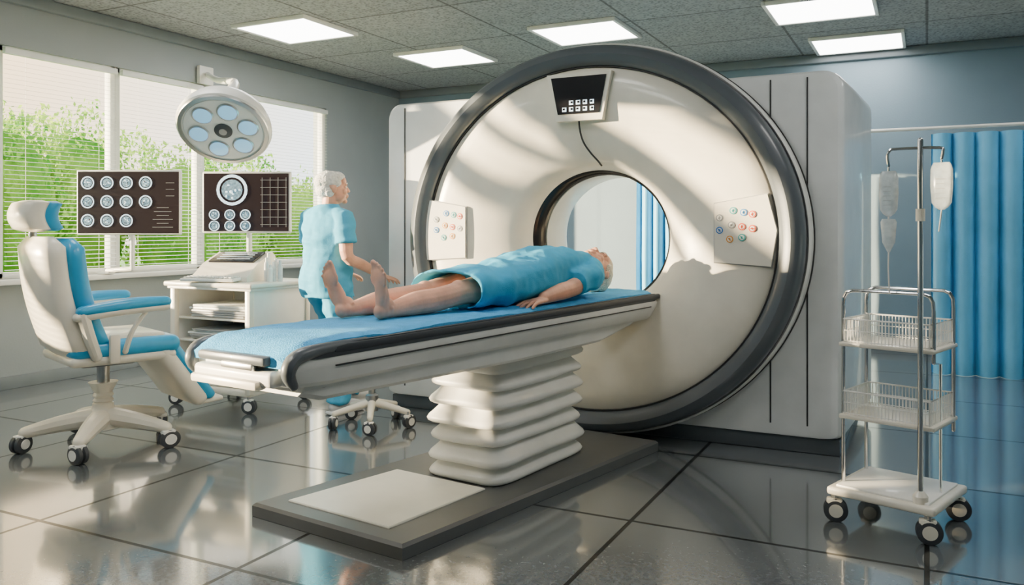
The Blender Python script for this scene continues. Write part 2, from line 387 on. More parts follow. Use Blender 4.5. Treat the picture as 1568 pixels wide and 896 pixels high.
# ---------------------------------------------------------------- patient table
TO=(-2.05,2.05,0); TR=-7.5
P=empty('patient_table',TO,TR,(1,1,1.028))
b=B()
def ucross(v,w,zt,zb,wb,r=.02):
    return [(-w,v,zt),(w,v,zt),(w+.005,v,zt-.02),(w,v,(zt+zb)/2+.01),(wb+.02,v,zb+.015),(wb,v,zb),(-wb,v,zb),(-wb-.02,v,zb+.015),(-w,v,(zt+zb)/2+.01),(-w-.005,v,zt-.02)]
S=[ucross(v,w,zt,zb,wb) for v,w,zt,zb,wb in ((.02,.235,.80,.745,.2),(.06,.25,.825,.73,.21),(.2,.255,.835,.725,.22),(2.72,.255,.835,.715,.22),(2.79,.25,.83,.72,.2),(2.82,.23,.815,.735,.18))]
b.loft(S,WHITE)
S=[ucross(v,w,zt,zb,wb) for v,w,zt,zb,wb in ((.12,.19,.73,.69,.16),(.2,.205,.735,.668,.18),(1.4,.205,.735,.64,.18),(2.2,.205,.735,.64,.18),(2.6,.2,.735,.69,.17))]
b.loft(S,WHITE)
for sx in (-1,1):
    b.box((sx*.2585,1.45,.79),(.006,2.5,.005),SEAM,.001)
    b.box((sx*.2575,1.5,.845),(.02,2.62,.028),DARK,.008)
b.done('rail_body',P,angle=30)
b=B()
S=[]
for v,w,zt,zb in ((.05,.24,.845,.82),(.12,.262,.862,.82),(2.74,.262,.862,.82),(2.80,.25,.855,.825)): S.append([(-w,v,zt),(w,v,zt),(w,v,zb),(-w,v,zb)])
b.loft(S,DARK)
for sx in (-1,1):
    b.tube([(sx*.238,.035,.745),(sx*.248,.005,.79),(sx*.250,.035,.832),(sx*.25,.14,.848),(sx*.25,.35,.855)],[.016,.024,.025,.020,.012],DGREY,seg=12,sm=4)
b.done('cradle',P,angle=30)
b=B()
b.box((0,.02,.765),(.40,.09,.05),WHITE,.015,3)
b.box((0,.0,.82),(.34,.06,.03),DGREY,.01)
b.box((.04,-.025,.80),(.16,.02,.022),STEEL,.006)
b.box((-.02,-.02,.745),(.34,.05,.03),CREAM,.01)
b.done('foot_end',P,angle=30)
b=B()
S=[]
nv=90;nu=20
for i in range(nv+1):
    v=.0+i/nv*2.74; row=[]
    for j in range(nu+1):
        u=-.240+.480*j/nu
        z=.880+.005*noise.noise(Vector((u*6,v*5,1)))+.004*noise.noise(Vector((u*20,v*14,3)))
        e=abs(u)/.240
        if e>.88: z-=(e-.88)/.12*.012
        if v<.12: z-=((.12-v)/.12)**2*.05
        row.append((u*(1+.015*noise.noise(Vector((v*8,0,0)))),v,z))
    row+= [(row[-1][0],v,max(.80,row[-1][2]-.03)),(row[0][0],v,max(.80,row[0][2]-.03))]
    S.append(row)
b.loft(S,SHEET); b.done('mattress_sheet',P,angle=50)
b=B()
S=[];n=56
uc,vc=-.13,1.80;hu,hv=.208,.405
def sup(uc,vc,hu,hv,z,e=7):
    q=[]
    for k in range(n):
        a=2*pi*k/n; c,s_=math.cos(a),math.sin(a)
        q.append((uc+hu*math.copysign(abs(c)**(2/e),c),vc+hv*math.copysign(abs(s_)**(2/e),s_),z))
    return q
z=.055; NF=7; h=(.655-.055)/NF
for i in range(NF):
    for f,d in ((0,-.020),(.05,.012),(.14,.024),(.28,.028),(.45,.020),(.65,.002),(.85,-.014),(.97,-.022)):
        d2=d+.008*math.sin(i*2.3); ring=sup(uc+.006*math.sin(i*1.7),vc,hu+d2,hv+d2,z+(i+f)*h)
        S.append([(x,y,zz+.010*noise.noise(Vector((x*4,y*4,i*1.3)))*min(1,i+f)) for x,y,zz in ring])
S.append(sup(uc,vc,hu-.03,hv-.03,.66))
b.loft(S,WHITE); b.done('bellows_pedestal',P,angle=60)
b=B()
def quadslab(pts,z0,z1,m,ch=.012):
    c=Vector((sum(p[0] for p in pts)/4,sum(p[1] for p in pts)/4))
    def ins(k): return [((p[0]-c.x)*(1-k/abs(p[0]-c.x))+c.x,(p[1]-c.y)*(1-k/abs(p[1]-c.y))+c.y) for p in pts]
    S=[[(x,y,z0) for x,y in pts],[(x,y,z1-ch) for x,y in pts],[(x,y,z1) for x,y in ins(ch)]]
    b.loft(S,m)
quadslab([(.18,.62),(-.70,.62),(-.52,2.62),(.34,2.62)],0.001,.058,BASEG)
quadslab([(.02,.72),(-.58,.72),(-.50,1.345),(.045,1.345)],.05,.066,INSET,.004)
b.done('floor_base',P,angle=20)
# ---------------------------------------------------------------- people
def add_head(b,hm,closed=False):
    old=b.M; b.M=hm; s=SKIN
    b.ell((0,.018,.036),(.075,.094,.080),s,u=28,v=18); b.ell((0,-.022,-.03),(.058,.066,.078),s,u=24,v=16)
    b.ell((0,-.068,-.092),(.024,.019,.018),s); b.ell((0,-.055,.045),(.056,.034,.045),s)
    for q in (-1,1):
        b.ell((q*.036,-.060,-.028),(.022,.02,.024),s); b.ell((q*.028,-.079,.024),(.023,.010,.008),s)
        b.ell((q*.074,.012,-.004),(.008,.019,.031),s,rot=(12,0,q*20)); b.ell((q*.078,.02,.012),(.009,.014,.014),s)
        b.ell((q*.010,-.096,-.026),(.009,.010,.007),s); b.ell((q*.045,-.035,-.065),(.02,.035,.02),s,rot=(-25,0,0))
        if closed: b.ell((q*.029,-.077,.004),(.014,.011,.010),s)
        else: b.ell((q*.029,-.073,.004),(.015,.008,.011),s)
    b.tube([(0,-.083,.018),(0,-.093,-.004),(0,-.101,-.022)],[.007,.009,.011],s)
    b.ell((0,-.083,-.055),(.026,.014,.018),s)
    b.tube([(0,.02,-.05),(0,.03,-.11),(0,.04,-.17)],[.052,.053,.060],s,seg=16)
    b.M=old
def face_parts(hm,name,parent,closed=False,brow=HAIR):
    b=B(); b.M=hm
    b.tube([(-.022,-.086,-.053),(-.01,-.093,-.050),(0,-.094,-.051),(.01,-.093,-.050),(.022,-.086,-.053)],[.002,.0042,.0038,.0042,.002],LIP,sm=3)
    b.tube([(-.020,-.086,-.056),(0,-.092,-.060),(.020,-.086,-.056)],[.002,.005,.002],LIP,sm=4)
    for q in (-1,1):
        b.tube([(q*.012,-.090,.028),(q*.03,-.089,.033),(q*.048,-.077,.028)],[.0025,.0035,.0018],brow,sm=3)
        if not closed:
            b.ell((q*.029,-.0745,.004),(.0125,.0105,.0085),EYEW); b.ell((q*.029,-.0825,.004),(.0055,.0035,.0055),EYEI)
        else:
            b.tube([(q*.017,-.086,.001),(q*.029,-.089,-.001),(q*.042,-.083,.001)],.0013,SEAM,sm=3)
    return b.done(name,parent,angle=80)
def hairf(co): return .0022*noise.noise(Vector((co.x*110,co.y*110,co.z*60)))+.0035*noise.noise(Vector((co.x*40,co.y*40,co.z*24)))
def add_hair(hm,name,m,parent):
    b=B(); b.M=hm
    b.ell((0,.028,.047),(.081,.095,.080),m,u=28,v=18); b.ell((0,.052,-.005),(.072,.064,.060),m)
    b.ell((0,-.02,.073),(.066,.062,.046),m)
    for q in (-1,1): b.ell((q*.067,-.002,.035),(.015,.04,.03),m); b.ell((q*.064,.04,-.03),(.014,.028,.03),m)
    return b.remesh(name,.004,3,m,parent,hairf)
def add_hand(b,hm,side=1,curl=18,sc=1.05):
    old=b.M; b.M=hm@Matrix.Scale(sc,4); s=SKIN
    b.ell((.048,0,0),(.055,.040,.0145),s); b.ell((.025,0,.0),(.035,.029,.016),s); b.ell((.07,0,.001),(.026,.043,.0125),s)
    b.ell((.035,side*.024,-.006),(.032,.016,.014),s)
    for i,(y,L) in enumerate(((.0335,.068),(.0115,.077),(-.0105,.071),(-.032,.055))):
        y*=side; sp=side*(.16-.10*i); p=Vector((.082,y,.001)); a=R(curl*.4); pts=[p-Vector((.02,0,0)),p.copy()]
        for kk,f in enumerate((.45,.31,.24)):
            p=p+Vector((math.cos(a)*math.cos(sp),math.sin(sp)*math.cos(a),-math.sin(a)))*L*f; pts.append(p.copy()); a+=R(curl)
        b.tube(pts,[.0085,.0088,.0083,.0078,.0066],s,seg=10,sm=2)
    b.tube([(.015,side*.022,-.004),(.040,side*.046,-.010),(.062,side*.060,-.014),(.082,side*.066,-.018)],[.012,.0115,.0098,.008],s,seg=10,sm=2)
    b.M=old
def add_foot(b,hm,side=1):
    old=b.M; b.M=hm; s=SKIN
    b.ell((.0,0,.030),(.036,.030,.034),s); b.ell((.02,0,.07),(.04,.034,.04),s)
    b.tube([(.01,0,.04),(.07,side*-.002,.040),(.13,0,.026),(.165,0,.02)],[.030,.033,.026,.018],s,seg=14,sm=2)
    b.ell((.155,side*.005,.018),(.045,.044,.017),s); b.ell((.09,-side*.012,.022),(.07,.026,.018),s)
    b.ell((.015,side*.033,.075),(.012,.008,.012),s); b.ell((.01,-side*.033,.07),(.012,.008,.012),s)
    for i,(y,x,L,r) in enumerate(((.031,.180,.045,.0135),(.010,.188,.034,.0092),(-.008,.182,.030,.0086),(-.024,.172,.026,.0082),(-.038,.158,.022,.0078))):
        b.tube([(x-.03,side*y,.018),(x,side*y,.018),(x+L*.6,side*y,.019),(x+L,side*y,.014)],[r,r,r*.95,r*.98],s,seg=10,sm=2)
    b.M=old
def basis(X,Y,Z,o):
    return Matrix(((X[0],Y[0],Z[0],o[0]),(X[1],Y[1],Z[1],o[1]),(X[2],Y[2],Z[2],o[2]),(0,0,0,1)))
# ---- patient
PT=empty('patient',(TO[0],TO[1],.024),TR)
b=B()
zb=.880
def footM(u,v,spin,lean):
    base=basis((0,0,1),(1,0,0),(0,1,0),(0,0,0))
    return T(u,v,zb+.031)@rotm('Y',spin)@rotm('X',lean)@base@Matrix.Scale(.88,4)
add_foot(b,footM(-.16,.61,-18,6),1)
add_foot(b,footM(-.005,.67,4,4),-1)
for (fu,fv,kn,hp) in ((-.16,.61,(-.135,1.14,.950),(-.085,1.60,.98)),(-.005,.67,(.035,1.17,.958),(.085,1.60,.98))):
    b.tube([(fu,fv+.04,zb+.035),(fu+.002,fv+.10,zb+.036),(fu*.98+.0,fv+.24,zb+.050),((fu+kn[0])/2,fv+.36,zb+.058),kn,((kn[0]+hp[0])/2,1.37,.975),hp],
           [.031,.033,.050,.052,.054,.073,.09],SKIN,seg=16,sm=3)
    b.ell((kn[0],kn[1]-.01,kn[2]+.020),(.04,.05,.04),SKIN)
b.ell((0,1.65,.99),(.16,.16,.09),SKIN); b.ell((0,1.95,1.0),(.16,.3,.10),SKIN)
HC=(.01,2.455,zb+.132)
hm=T(*HC)@rotm('Y',10)@basis((-1,0,0),(0,0,-1),(0,1,0),(0,0,0))@rotm('X',-6)@Matrix.Scale(1.16,4)
add_head(b,hm,True)
for sd in (-1,1):
    sh=(sd*.175,2.12,1.0); el=(sd*.215,1.84,.945); wr=(sd*.205,1.60,.914)
    b.tube([(sd*.08,2.17,1.0),sh,(sd*.205,2.0,.975),el,(sd*.213,1.74,.935),wr],[.06,.058,.052,.043,.042,.029],SKIN,seg=14,sm=3)
    h=T(wr[0],wr[1]+.01,wr[2]-.006)@rotm('Z',-90+(-sd*6))@rotm('Y',6)
    add_hand(b,h,side=(-1 if sd>0 else 1),curl=13,sc=1.12)
b.remesh('body',.0042,2,SKIN,PT)
face_parts(hm,'face_features',PT,True,HAIRB)
add_hair(hm,'hair',HAIRB,PT)
b=B(); n=36
def gsec(v,w,zt,uc=0,e=2.6,bot=.886):
    q=[];zc=(zt+bot)/2;hz=(zt-bot)/2
    for k in range(n):
        a=2*pi*k/n;c,s_=math.cos(a),math.sin(a)
        q.append((uc+w*math.copysign(abs(c)**(2/e),c),v,zc+hz*math.copysign(abs(s_)**(2/e),s_)))
    return q
S=[[(x*.85-.01,1.34,(z-.886)*.8+.90) for x,y,z in gsec(1.3,.18,1.05,-.03)],
   [(x,y,z) for x,y,z in gsec(1.16,.195,1.048,-.035)]]
for v,w,zt,uc in ((1.145,.208,1.060,-.035),(1.25,.212,1.068,-.02),(1.4,.208,1.08,-.01),(1.55,.205,1.095,0),(1.7,.200,1.125,0),(1.85,.198,1.15,0),(2.0,.205,1.155,0),(2.12,.205,1.14,0),(2.2,.175,1.11,0),(2.26,.12,1.07,0),(2.30,.08,1.04,.0)): S.append(gsec(v,w,zt,uc))
b.loft(S,GOWN)
for sd in (-1,1):
    b.tube([(sd*.10,2.16,1.03),(sd*.175,2.12,1.01),(sd*.212,2.0,.985),(sd*.222,1.88,.965)],[.078,.078,.072,.066],GOWN,seg=16,sm=3,rnd=False)
def gd(co):
    return .009*noise.noise(Vector((co.x*14,co.y*5,co.z*14)))+.014*noise.noise(Vector((co.x*7+co.y*9,co.y*2,3)))+.003*noise.noise(co*30)
b.remesh('gown',.008,3,GOWN,PT,gd)
# ---- doctor
D=empty('doctor',(-3.72,4.56,0),166,(1.10,1.12,1.0))
b=B()
dh=T(0,-.05,1.548)@rotm('Z',-24)@rotm('X',-4)@Matrix.Diagonal((.95,.95,1,1))
add_head(b,dh,False)
b.ell((0,0,1.30),(.15,.09,.13),SKIN)
arms={-1:((-.175,.0,1.345),(-.235,.02,1.08),(-.225,-.245,.945)),1:((.175,0,1.345),(.22,-.04,1.08),(.17,-.27,.95))}
for sd,(sh,el,wr) in arms.items():
    b.tube([(sd*.08,0,1.36),sh,((sh[0]+el[0])/2,(sh[1]+el[1])/2,(sh[2]+el[2])/2),el,((el[0]*.6+wr[0]*.4),(el[1]*.6+wr[1]*.4),(el[2]*.6+wr[2]*.4)),wr],[.05,.052,.045,.039,.037,.026],SKIN,seg=14,sm=3)
    d=(Vector(wr)-Vector(el)).normalized(); X=(d+Vector((0,0,.15))).normalized(); Z=Vector((0,0,1)); Y=Z.cross(X).normalized(); Z=X.cross(Y)
    add_hand(b,basis(X,Y,Z,Vector(wr)-X*.01),side=sd,curl=16,sc=1.0)
b.remesh('body',.0042,2,SKIN,D)
face_parts(dh,'face_features',D,False,HAIR)
add_hair(dh,'hair',HAIR,D)
b=B()
def dsec(z,hx,hy,cy=0,e=2.3):
    q=[]
    for k in range(n):
        a=2*pi*k/n;c,s_=math.cos(a),math.sin(a)
        q.append((hx*math.copysign(abs(c)**(2/e),c),cy+hy*math.copysign(abs(s_)**(2/e),s_),z))
    return q
b.loft([dsec(z,hx,hy,cy) for z,hx,hy,cy in ((.80,.188,.142,-.005),(.84,.190,.144,0),(.95,.186,.140,.005),(1.08,.168,.122,0),(1.2,.178,.122,0),(1.30,.188,.118,.0),(1.36,.172,.100,0),(1.395,.135,.082,.0),(1.425,.09,.07,-.003),(1.44,.07,.062,-.008))],SCRUB)
for sd,(sh,el,wr) in arms.items():
    m_=Vector(sh).lerp(Vector(el),.66)
    b.tube([(sd*.09,0,1.355),sh,tuple(Vector(sh).lerp(Vector(el),.3)),tuple(m_)],[.060,.064,.064,.067],SCRUB,seg=16,sm=3,rnd=False)
def dd(co): return .012*noise.noise(Vector((co.x*9,co.y*9,co.z*5)))+.013*noise.noise(Vector((co.x*5,co.y*5+co.z*16,2)))+.003*noise.noise(co*28)
b.remesh('scrub_top',.008,3,SCRUB,D,dd)
b=B()
b.ell((0,0,.88),(.16,.12,.11),SCRUB)
for sd,fy in ((-1,-.03),(1,-.26)):
    b.tube([(sd*.085,0,.87),(sd*.092,fy*.35-.02,.66),(sd*.095,fy*.6-.02,.46),(sd*.095,fy,.22),(sd*.095,fy+.02,.075)],[.098,.092,.076,.068,.066],SCRUB,seg=16,sm=3,rnd=False)
b.remesh('scrub_trousers',.008,3,SCRUB,D,dd)
b=B()
for sd,fy in ((-1,-.03),(1,-.26)):
    b.ell((sd*.1,fy-.06,.045),(.043,.10,.043),SHOE); b.ell((sd*.1,fy+.03,.05),(.038,.055,.048),SHOE); b.box((sd*.1,fy-.035,.012),(.085,.25,.022),SHOE,.01)
b.remesh('shoes',.005,2,SHOE,D)
# ---------------------------------------------------------------- casters helper
def caster(b,x,y,r=.045,ang=0,tw=.02,hub=WHITE):
    M=T(x,y,r+.001)@rotm('Z',ang)
    for sd in (-1,1):
        b.lathe([(0,-tw/2),(r*.8,-tw/2),(r,-tw/3),(r,tw/3),(r*.8,tw/2),(0,tw/2)],DARK,axis='Y',seg=24,M=M@T(0,sd*tw*.62,0))
        b.lathe([(0,-.003),(r*.58,-.003),(r*.5,.003),(0,.003)],hub,axis='Y',seg=20,M=M@T(0,sd*tw*1.15,0))
    old=b.M; b.M=old@M; b.box((-.005,0,r*.55),(r*1.3,tw*2.2,r*.9),hub if hub!=CHROME else DARK,.008); b.tube([(-.01,0,r*.6),(-.01,0,r*1.5)],.009,STEEL,seg=8,rnd=False); b.M=old
# ---------------------------------------------------------------- chair
C=empty('examination_chair',(-4.33,3.28,0),70,(1.16,1.16,1.03))
b=B()
for i in range(5):
    a=R(72*i+20); x,y=math.cos(a),math.sin(a)
    b.tube([(x*.05,y*.05,.16),(x*.2,y*.2,.14),(x*.34,y*.34,.112)],[.055,.045,.032],CREAM,seg=10,sm=2)
    caster(b,x*.36,y*.36,.05,72*i+70,.024)
b.lathe([(0,.10),(.08,.10),(.085,.16),(.055,.21),(.050,.22),(.050,.24),(.042,.245),(.050,.255),(.042,.27),(.050,.285),(.042,.3),(.055,.33),(.07,.36),(0,.36)],CREAM,seg=28)
b.lathe([(0,.35),(.03,.35),(.03,.50),(0,.5)],STEEL,seg=20)
b.box((0,0,.485),(.26,.2,.05),DGREY,.015)
b.done('base',C)
b=B()
b.box((.03,0,.52),(.50,.50,.06),CREAM,.028,4)
b.box((.04,0,.578),(.52,.52,.10),BLUEV,.045,5)
b.box((.02,0,.628),(.42,.44,.035),CREAM,.017,4)
b.done('seat',C)
def curved_slab(x0,x1,w,z0,z1,th,lean,m,bow=.04,off=0,top=1):
    S=[];nz=12
    for i in range(nz+1):
        t=i/nz; z=z0+(z1-z0)*t; x=x0+(x1-x0)*t-.03*math.sin(t*pi)
        e=1-max(0,(abs(t-.5)*2-.8)/.2)**2*.25
        ww=w*e*(1-.10*t*top); tt=th*(1-max(0,(abs(t-.5)*2-.85)/.15)**2*.6); q=[]
        for k in range(24):
            a=2*pi*k/24;c,s_=math.cos(a),math.sin(a)
            yy=ww/2*math.copysign(abs(c)**.55,c); xx=tt/2*math.copysign(abs(s_)**.6,s_)
            q.append((x+off+xx+bow*(yy/(w/2))**2,yy,z))
        S.append(q)
    b.loft(S,m)
b=B()
curved_slab(-.18,-.30,.54,.53,1.19,.13,0,CREAM,.03,0)
curved_slab(-.18,-.30,.53,.57,1.18,.11,0,BLUEV,.03,.09)
b.tube([(-.30,0,1.14),(-.32,0,1.2),(-.31,0,1.26)],.018,STEEL,seg=10)
b.done('backrest',C,angle=50)
b=B()
curved_slab(-.325,-.33,.31,1.215,1.385,.12,0,CREAM,.02,0,0)
curved_slab(-.325,-.33,.30,1.22,1.38,.09,0,BLUEV,.02,.068,0)
b.done('headrest',C,angle=50)
b=B()
for sd in (-1,1):
    b.tube([(-.18,sd*.29,.795),(.02,sd*.295,.82),(.2,sd*.29,.825)],[.03,.036,.03],BLUEV,seg=12,sm=4)
    b.tube([(-.2,sd*.29,.765),(.0,sd*.295,.79),(.2,sd*.29,.798)],[.024,.028,.024],CREAM,seg=12,sm=4)
    b.tube([(-.18,sd*.29,.78),(-.15,sd*.285,.66),(-.11,sd*.26,.545)],[.028,.028,.026],CREAM,seg=10,sm=4)
    b.tube([(.12,sd*.29,.79),(.05,sd*.28,.68),(.02,sd*.26,.56)],[.01,.012,.014],CREAM,seg=10,sm=4)
    b.box((-.03,sd*.265,.58),(.05,.03,.16),CREAM,.012)
b.done('armrests',C)
b=B()
b.box((.31,0,.385),(.09,.50,.42),CREAM,.04,4,rot=(0,-32,0))
b.box((.365,0,.40),(.06,.48,.40),BLUEV,.028,4,rot=(0,-32,0))
b.box((.46,0,.215),(.15,.44,.03),CREAM,.014,3,rot=(0,-5,0))
b.tube([(.15,0,.52),(.28,0,.45)],.02,STEEL)
b.done('leg_rest',C)
# ---------------------------------------------------------------- equipment cart
K=empty('equipment_cart',(-4.5,4.55,0),0)
W,Dp=.74,.60
b=B()
b.box((0,0,.875),(.84,.68,.035),CREAM,.012,3); b.box((0,0,.85),(.80,.64,.02),WHITE,.005)
for x,y in ((-W/2,-Dp/2),(W/2,-Dp/2),(-W/2,Dp/2),(W/2,Dp/2)): b.box((x*.97,y*.96,.49),(.045,.045,.72),CREAM,.006)
b.box((0,0,.135),(W,Dp,.04),CREAM,.008)
b.box((W/2-.01,0,.49),(.02,Dp-.04,.70),WHITE,.004); b.box((-W/2+.01,0,.49),(.02,Dp-.04,.70),WHITE,.004)
b.box((0,Dp/2-.02,.49),(W,.02,.70),WHITE,.004)
for z in (.63,.47,.32): b.box((0,0,z),(W-.04,Dp-.06,.015),CREAM,.003)
for z0 in (.64,.48,.33,.16):
    z=z0
    for j in range(random.choice((4,5))):
        hgt=random.uniform(.012,.02); b.box((random.uniform(-.02,.04),-.05+random.uniform(-.01,.02),z+hgt/2),(.52+random.uniform(-.04,.04),.42,hgt*.85),random.choice((PAPER,WHITE,GRY,PAPER)),.002); z+=hgt
for x,y in ((-W/2,-Dp/2),(W/2,-Dp/2),(-W/2,Dp/2),(W/2,Dp/2)): caster(b,x*.95,y*.94,.05,20)
b.done('cart_body',K)
b=B(); b.M=T(-.02,-.05,.893)@rotm('Z',12)@Matrix.Scale(1.12,4)
prof=[(-.17,.0),(.17,0),(.17,.15),(.13,.18),(-.05,.11),(-.17,.03)]
b.loft([[(x,p[0],p[1]) for p in prof] for x in (-.2,-.19,.19,.2)],CREAM)
b.box((0,.033,.150),(.33,.16,.012),BLACK,.004,rot=(21.5,0,0))
for i in range(4): b.box((0,-.01+i*.03,.139+i*.0118),(.24,.004,.004),SCANW,0,rot=(20,0,0))
b.box((-.03,-.20,.018),(.38,.12,.02),WHITE,.006,rot=(4,0,0))
for r_ in range(3):
    for c_ in range(11): b.box((-.19+c_*.032,-.235+r_*.033,.031+r_*.002),(.024,.024,.008),PAPER,.003)
b.done('ultrasound_console',K)
b=B(); b.M=T(.29,-.05,.893)
for i,(x,y,h_) in enumerate(((0,0,.17),(.045,.02,.14),(-.03,.05,.2),(.02,.07,.16),(.06,-.03,.12),(.08,.05,.15))):
    b.lathe([(0,0),(.018,0),(.018,h_*.75),(.009,h_*.85),(.009,h_),(0,h_)],(BAG if i%2 else WHITE),(x,y,0),seg=16)
b.done('bottles',K)
# monitors
def monitor(name,loc,w,h,kind,sup_):
    E=empty(name,loc,26.6)
    b=B()
    b.box((0,.02,0),(w,.04,h),WHITE,.012,3); b.box((0,-.0015,0),(w-.03,.006,h-.03),SCR,0)
    y=-.006
    def scan(x,z,r):
        b.lathe([(r*.82,-.001),(r*.82,.003),(r,.003),(r,-.001)],SCANW,(x,y,z),'Y',24,closed=True)
        b.lathe([(0,0),(r*.68,0),(r*.68,.003),(0,.003)],SCANG,(x,y,z),'Y',20)
        for j in range(9):
            a=random.uniform(0,6.28); q=random.uniform(.1,.55)*r
            b.ell((x+math.cos(a)*q,y-.0005,z+math.sin(a)*q),(r*random.uniform(.05,.12),.002,r*random.uniform(.04,.10)),random.choice((SCANW,SCR,SCANW)),u=8,v=5)
    if kind==0:
        for r_ in range(3):
            for c_ in range(4):
                if r_==2 and c_==3: continue
                scan(-w*.39+c_*w*.185,h*.30-r_*h*.29,h*.10)
        for i in range(6): b.box((w*.33,y,-h*.08-i*h*.06),(w*.2*random.uniform(.5,1),.003,.004),GRY,0)
        for i in range(3): b.box((w*.40,y,h*.3-i*h*.1),(w*.08,.003,.003),GRY,0)
    else:
        scan(-w*.16,h*.20,h*.25)
        for r_ in range(2):
            for c_ in range(3): scan(-w*.36+c_*w*.175,-h*.20-r_*h*.18,h*.085)
        for i in range(7): b.box((w*.31,y,h*.36-i*h*.12),(w*.30,.003,.003),GRY,0)
        for i in range(4): b.box((w*.18+i*w*.09,y,0),(.003,.003,h*.8),GRY,0)
    b.done('screen',E)
    b=B(); sup_(b,h); b.done('stand',E); return E
def s1(b,h):
    b.box((0,.055,-.05),(.12,.03,.12),GRY,.006)
    b.tube([(0,.07,.0),(0,.07,-h/2-.30)],.02,WHITE,rnd=False)
    b.tube([(0,.07,-h/2-.29),(-.28,.21,-h/2-.31)],.02,WHITE,seg=10)
    b.box((-.295,.2175,-h/2-.33),(.1,.1,.02),WHITE,.005,rot=(0,0,-26.6))
def s2(b,h):
    b.box((0,.055,-.05),(.12,.03,.12),GRY,.006)
    b.tube([(0,.07,.0),(0,.07,-.558)],.02,WHITE,rnd=False); b.box((0,.07,-.564),(.22,.12,.014),WHITE,.005)
monitor('display_monitor',(-6.02,4.80,1.49),.88,.55,0,s1)
monitor('display_monitor.001',(-4.53,4.63,1.465),.66,.46,1,s2)
# ---------------------------------------------------------------- surgical light
Lc=Vector((-4.40,4.28,1.96)); nrm=Vector((.448*.66+.06,-.894*.66,-.75)).normalized()
E=empty('surgical_light',Lc,0)
q=nrm.to_track_quat('Z','Y').to_matrix().to_4x4()
b=B(); b.M=q@Matrix.Scale(1.07,4)
b.lathe([(0,.0),(.26,.0),(.285,.008),(.30,-.005),(.305,-.03),(.295,-.07),(.27,-.12),(.2,-.17),(.09,-.2),(0,-.205)],WHITE,seg=56)
b.lathe([(.262,.004),(.262,.014),(.286,.012),(.29,.004)],STEEL,seg=56,closed=True)
b.lathe([(0,.0),(.255,.0),(.25,.006),(0,.006)],HOUS,seg=56)
for i in range(6):
    a=R(60*i+10); x,y=math.cos(a)*.165,math.sin(a)*.165
    b.lathe([(0,.0),(.07,.0),(.07,.012),(.062,.016),(.06,.012),(0,.012)],STEEL,(x,y,0),seg=28)
    b.lathe([(0,.0),(.06,.0),(.058,.0145),(0,.0165)],LAMPB,(x,y,0),seg=28)
b.lathe([(0,.0),(.058,.0),(.058,.014),(.045,.02),(0,.02)],DARK,seg=28); b.lathe([(0,.0),(.025,.0),(.025,.026),(0,.028)],GRY,seg=20)
b.done('lamp_head',E,angle=30)
b=B(); top=-nrm*.17
b.tube([tuple(top),(-.05,.10,.26),(-.3,.4,.42),(-1.2,1.1,.62),(-2.0,1.74,.84)],[.05,.045,.03,.028,.028],WHITE,seg=12,sm=4)
b.box((-2.06,1.76,.84),(.05,.18,.18),WHITE,.01)
b.done('support_arm',E)
# ---------------------------------------------------------------- rolling stool
S_=empty('rolling_stool',(-3.19,4.36,0),15)
b=B()
for i in range(5):
    a=R(72*i); x,y=math.cos(a),math.sin(a)
    b.tube([(x*.03,y*.03,.15),(x*.24,y*.24,.1)],[.026,.018],CREAM,seg=10); caster(b,x*.25,y*.25,.042,72*i+60)
b.lathe([(0,.1),(.04,.1),(.04,.2),(.022,.21),(.022,.46),(0,.46)],STEEL,seg=20)
b.lathe([(0,.45),(.15,.45),(.165,.47),(.165,.49),(.15,.515),(.1,.52),(0,.52)],BLUEV,seg=36)
b.done('stool_body',S_)
# ---------------------------------------------------------------- trolley with IV
V=empty('medical_trolley',(-.116,3.97,0),-17.4)
b=B()
b.box((0,0,.135),(.44,.44,.035),CREAM,.012,3); b.box((0,0,.156),(.38,.38,.01),WHITE,.004)
for x,y in ((-.19,-.19),(.19,-.19),(-.19,.19),(.19,.19)): caster(b,x,y,.05,25,hub=CREAM)
for x,y in ((-.19,-.19),(.19,-.19),(-.19,.19),(.19,.19)): b.tube([(x,y,.07),(x,y,.125)],.012,STEEL,seg=8)
b.done('wheeled_base',V)
b=B(); fx=.185
for y in (-.12,.14):
    b.tube([(-fx,y,.15),(-fx,y,.93),(-fx+.002,y,.965),(-fx+.015,y,.99),(-fx+.04,y,1.0),(fx-.04,y,1.0),(fx-.015,y,.99),(fx-.002,y,.965),(fx,y,.93),(fx,y,.72 if y<0 else .40)],.008,CHROME,seg=10)
b.tube([(fx,-.12,.72),(fx-.01,.0,.70),(fx-.01,.0,.15)],.006,CHROME,seg=8)
for x in (-fx,fx): b.tube([(x,-.12,.76),(x,.14,.76)],.006,CHROME,seg=8); b.tube([(x,-.12,.44),(x,.14,.44)],.006,CHROME,seg=8)
b.done('frame',V)
b=B()
for z in (.765,.45):
    b.box((0,.01,z),(.39,.32,.018),CREAM,.006)
    x0,x1,y0,y1=-.176,.176,-.135,.155; zt=z+.11
    for zz in (z+.015,z+.06,zt):
        b.tube([(x0,y0,zz),(x1,y0,zz),(x1,y1,zz),(x0,y1,zz),(x0,y0,zz)],.0038 if zz==zt else .0022,WHITE,seg=6)
    k=x0
    while k<=x1+.001:
        for yy in (y0,y1): b.tube([(k,yy,z),(k,yy,zt)],.002,WHITE,seg=5,rnd=False)
        k+=.0145
    k=y0
    while k<=y1:
        for xx in (x0,x1): b.tube([(xx,k,z),(xx,k,zt)],.002,WHITE,seg=5,rnd=False)
        k+=.016
b.done('wire_baskets',V)
b=B(); px,py=.15,-.17
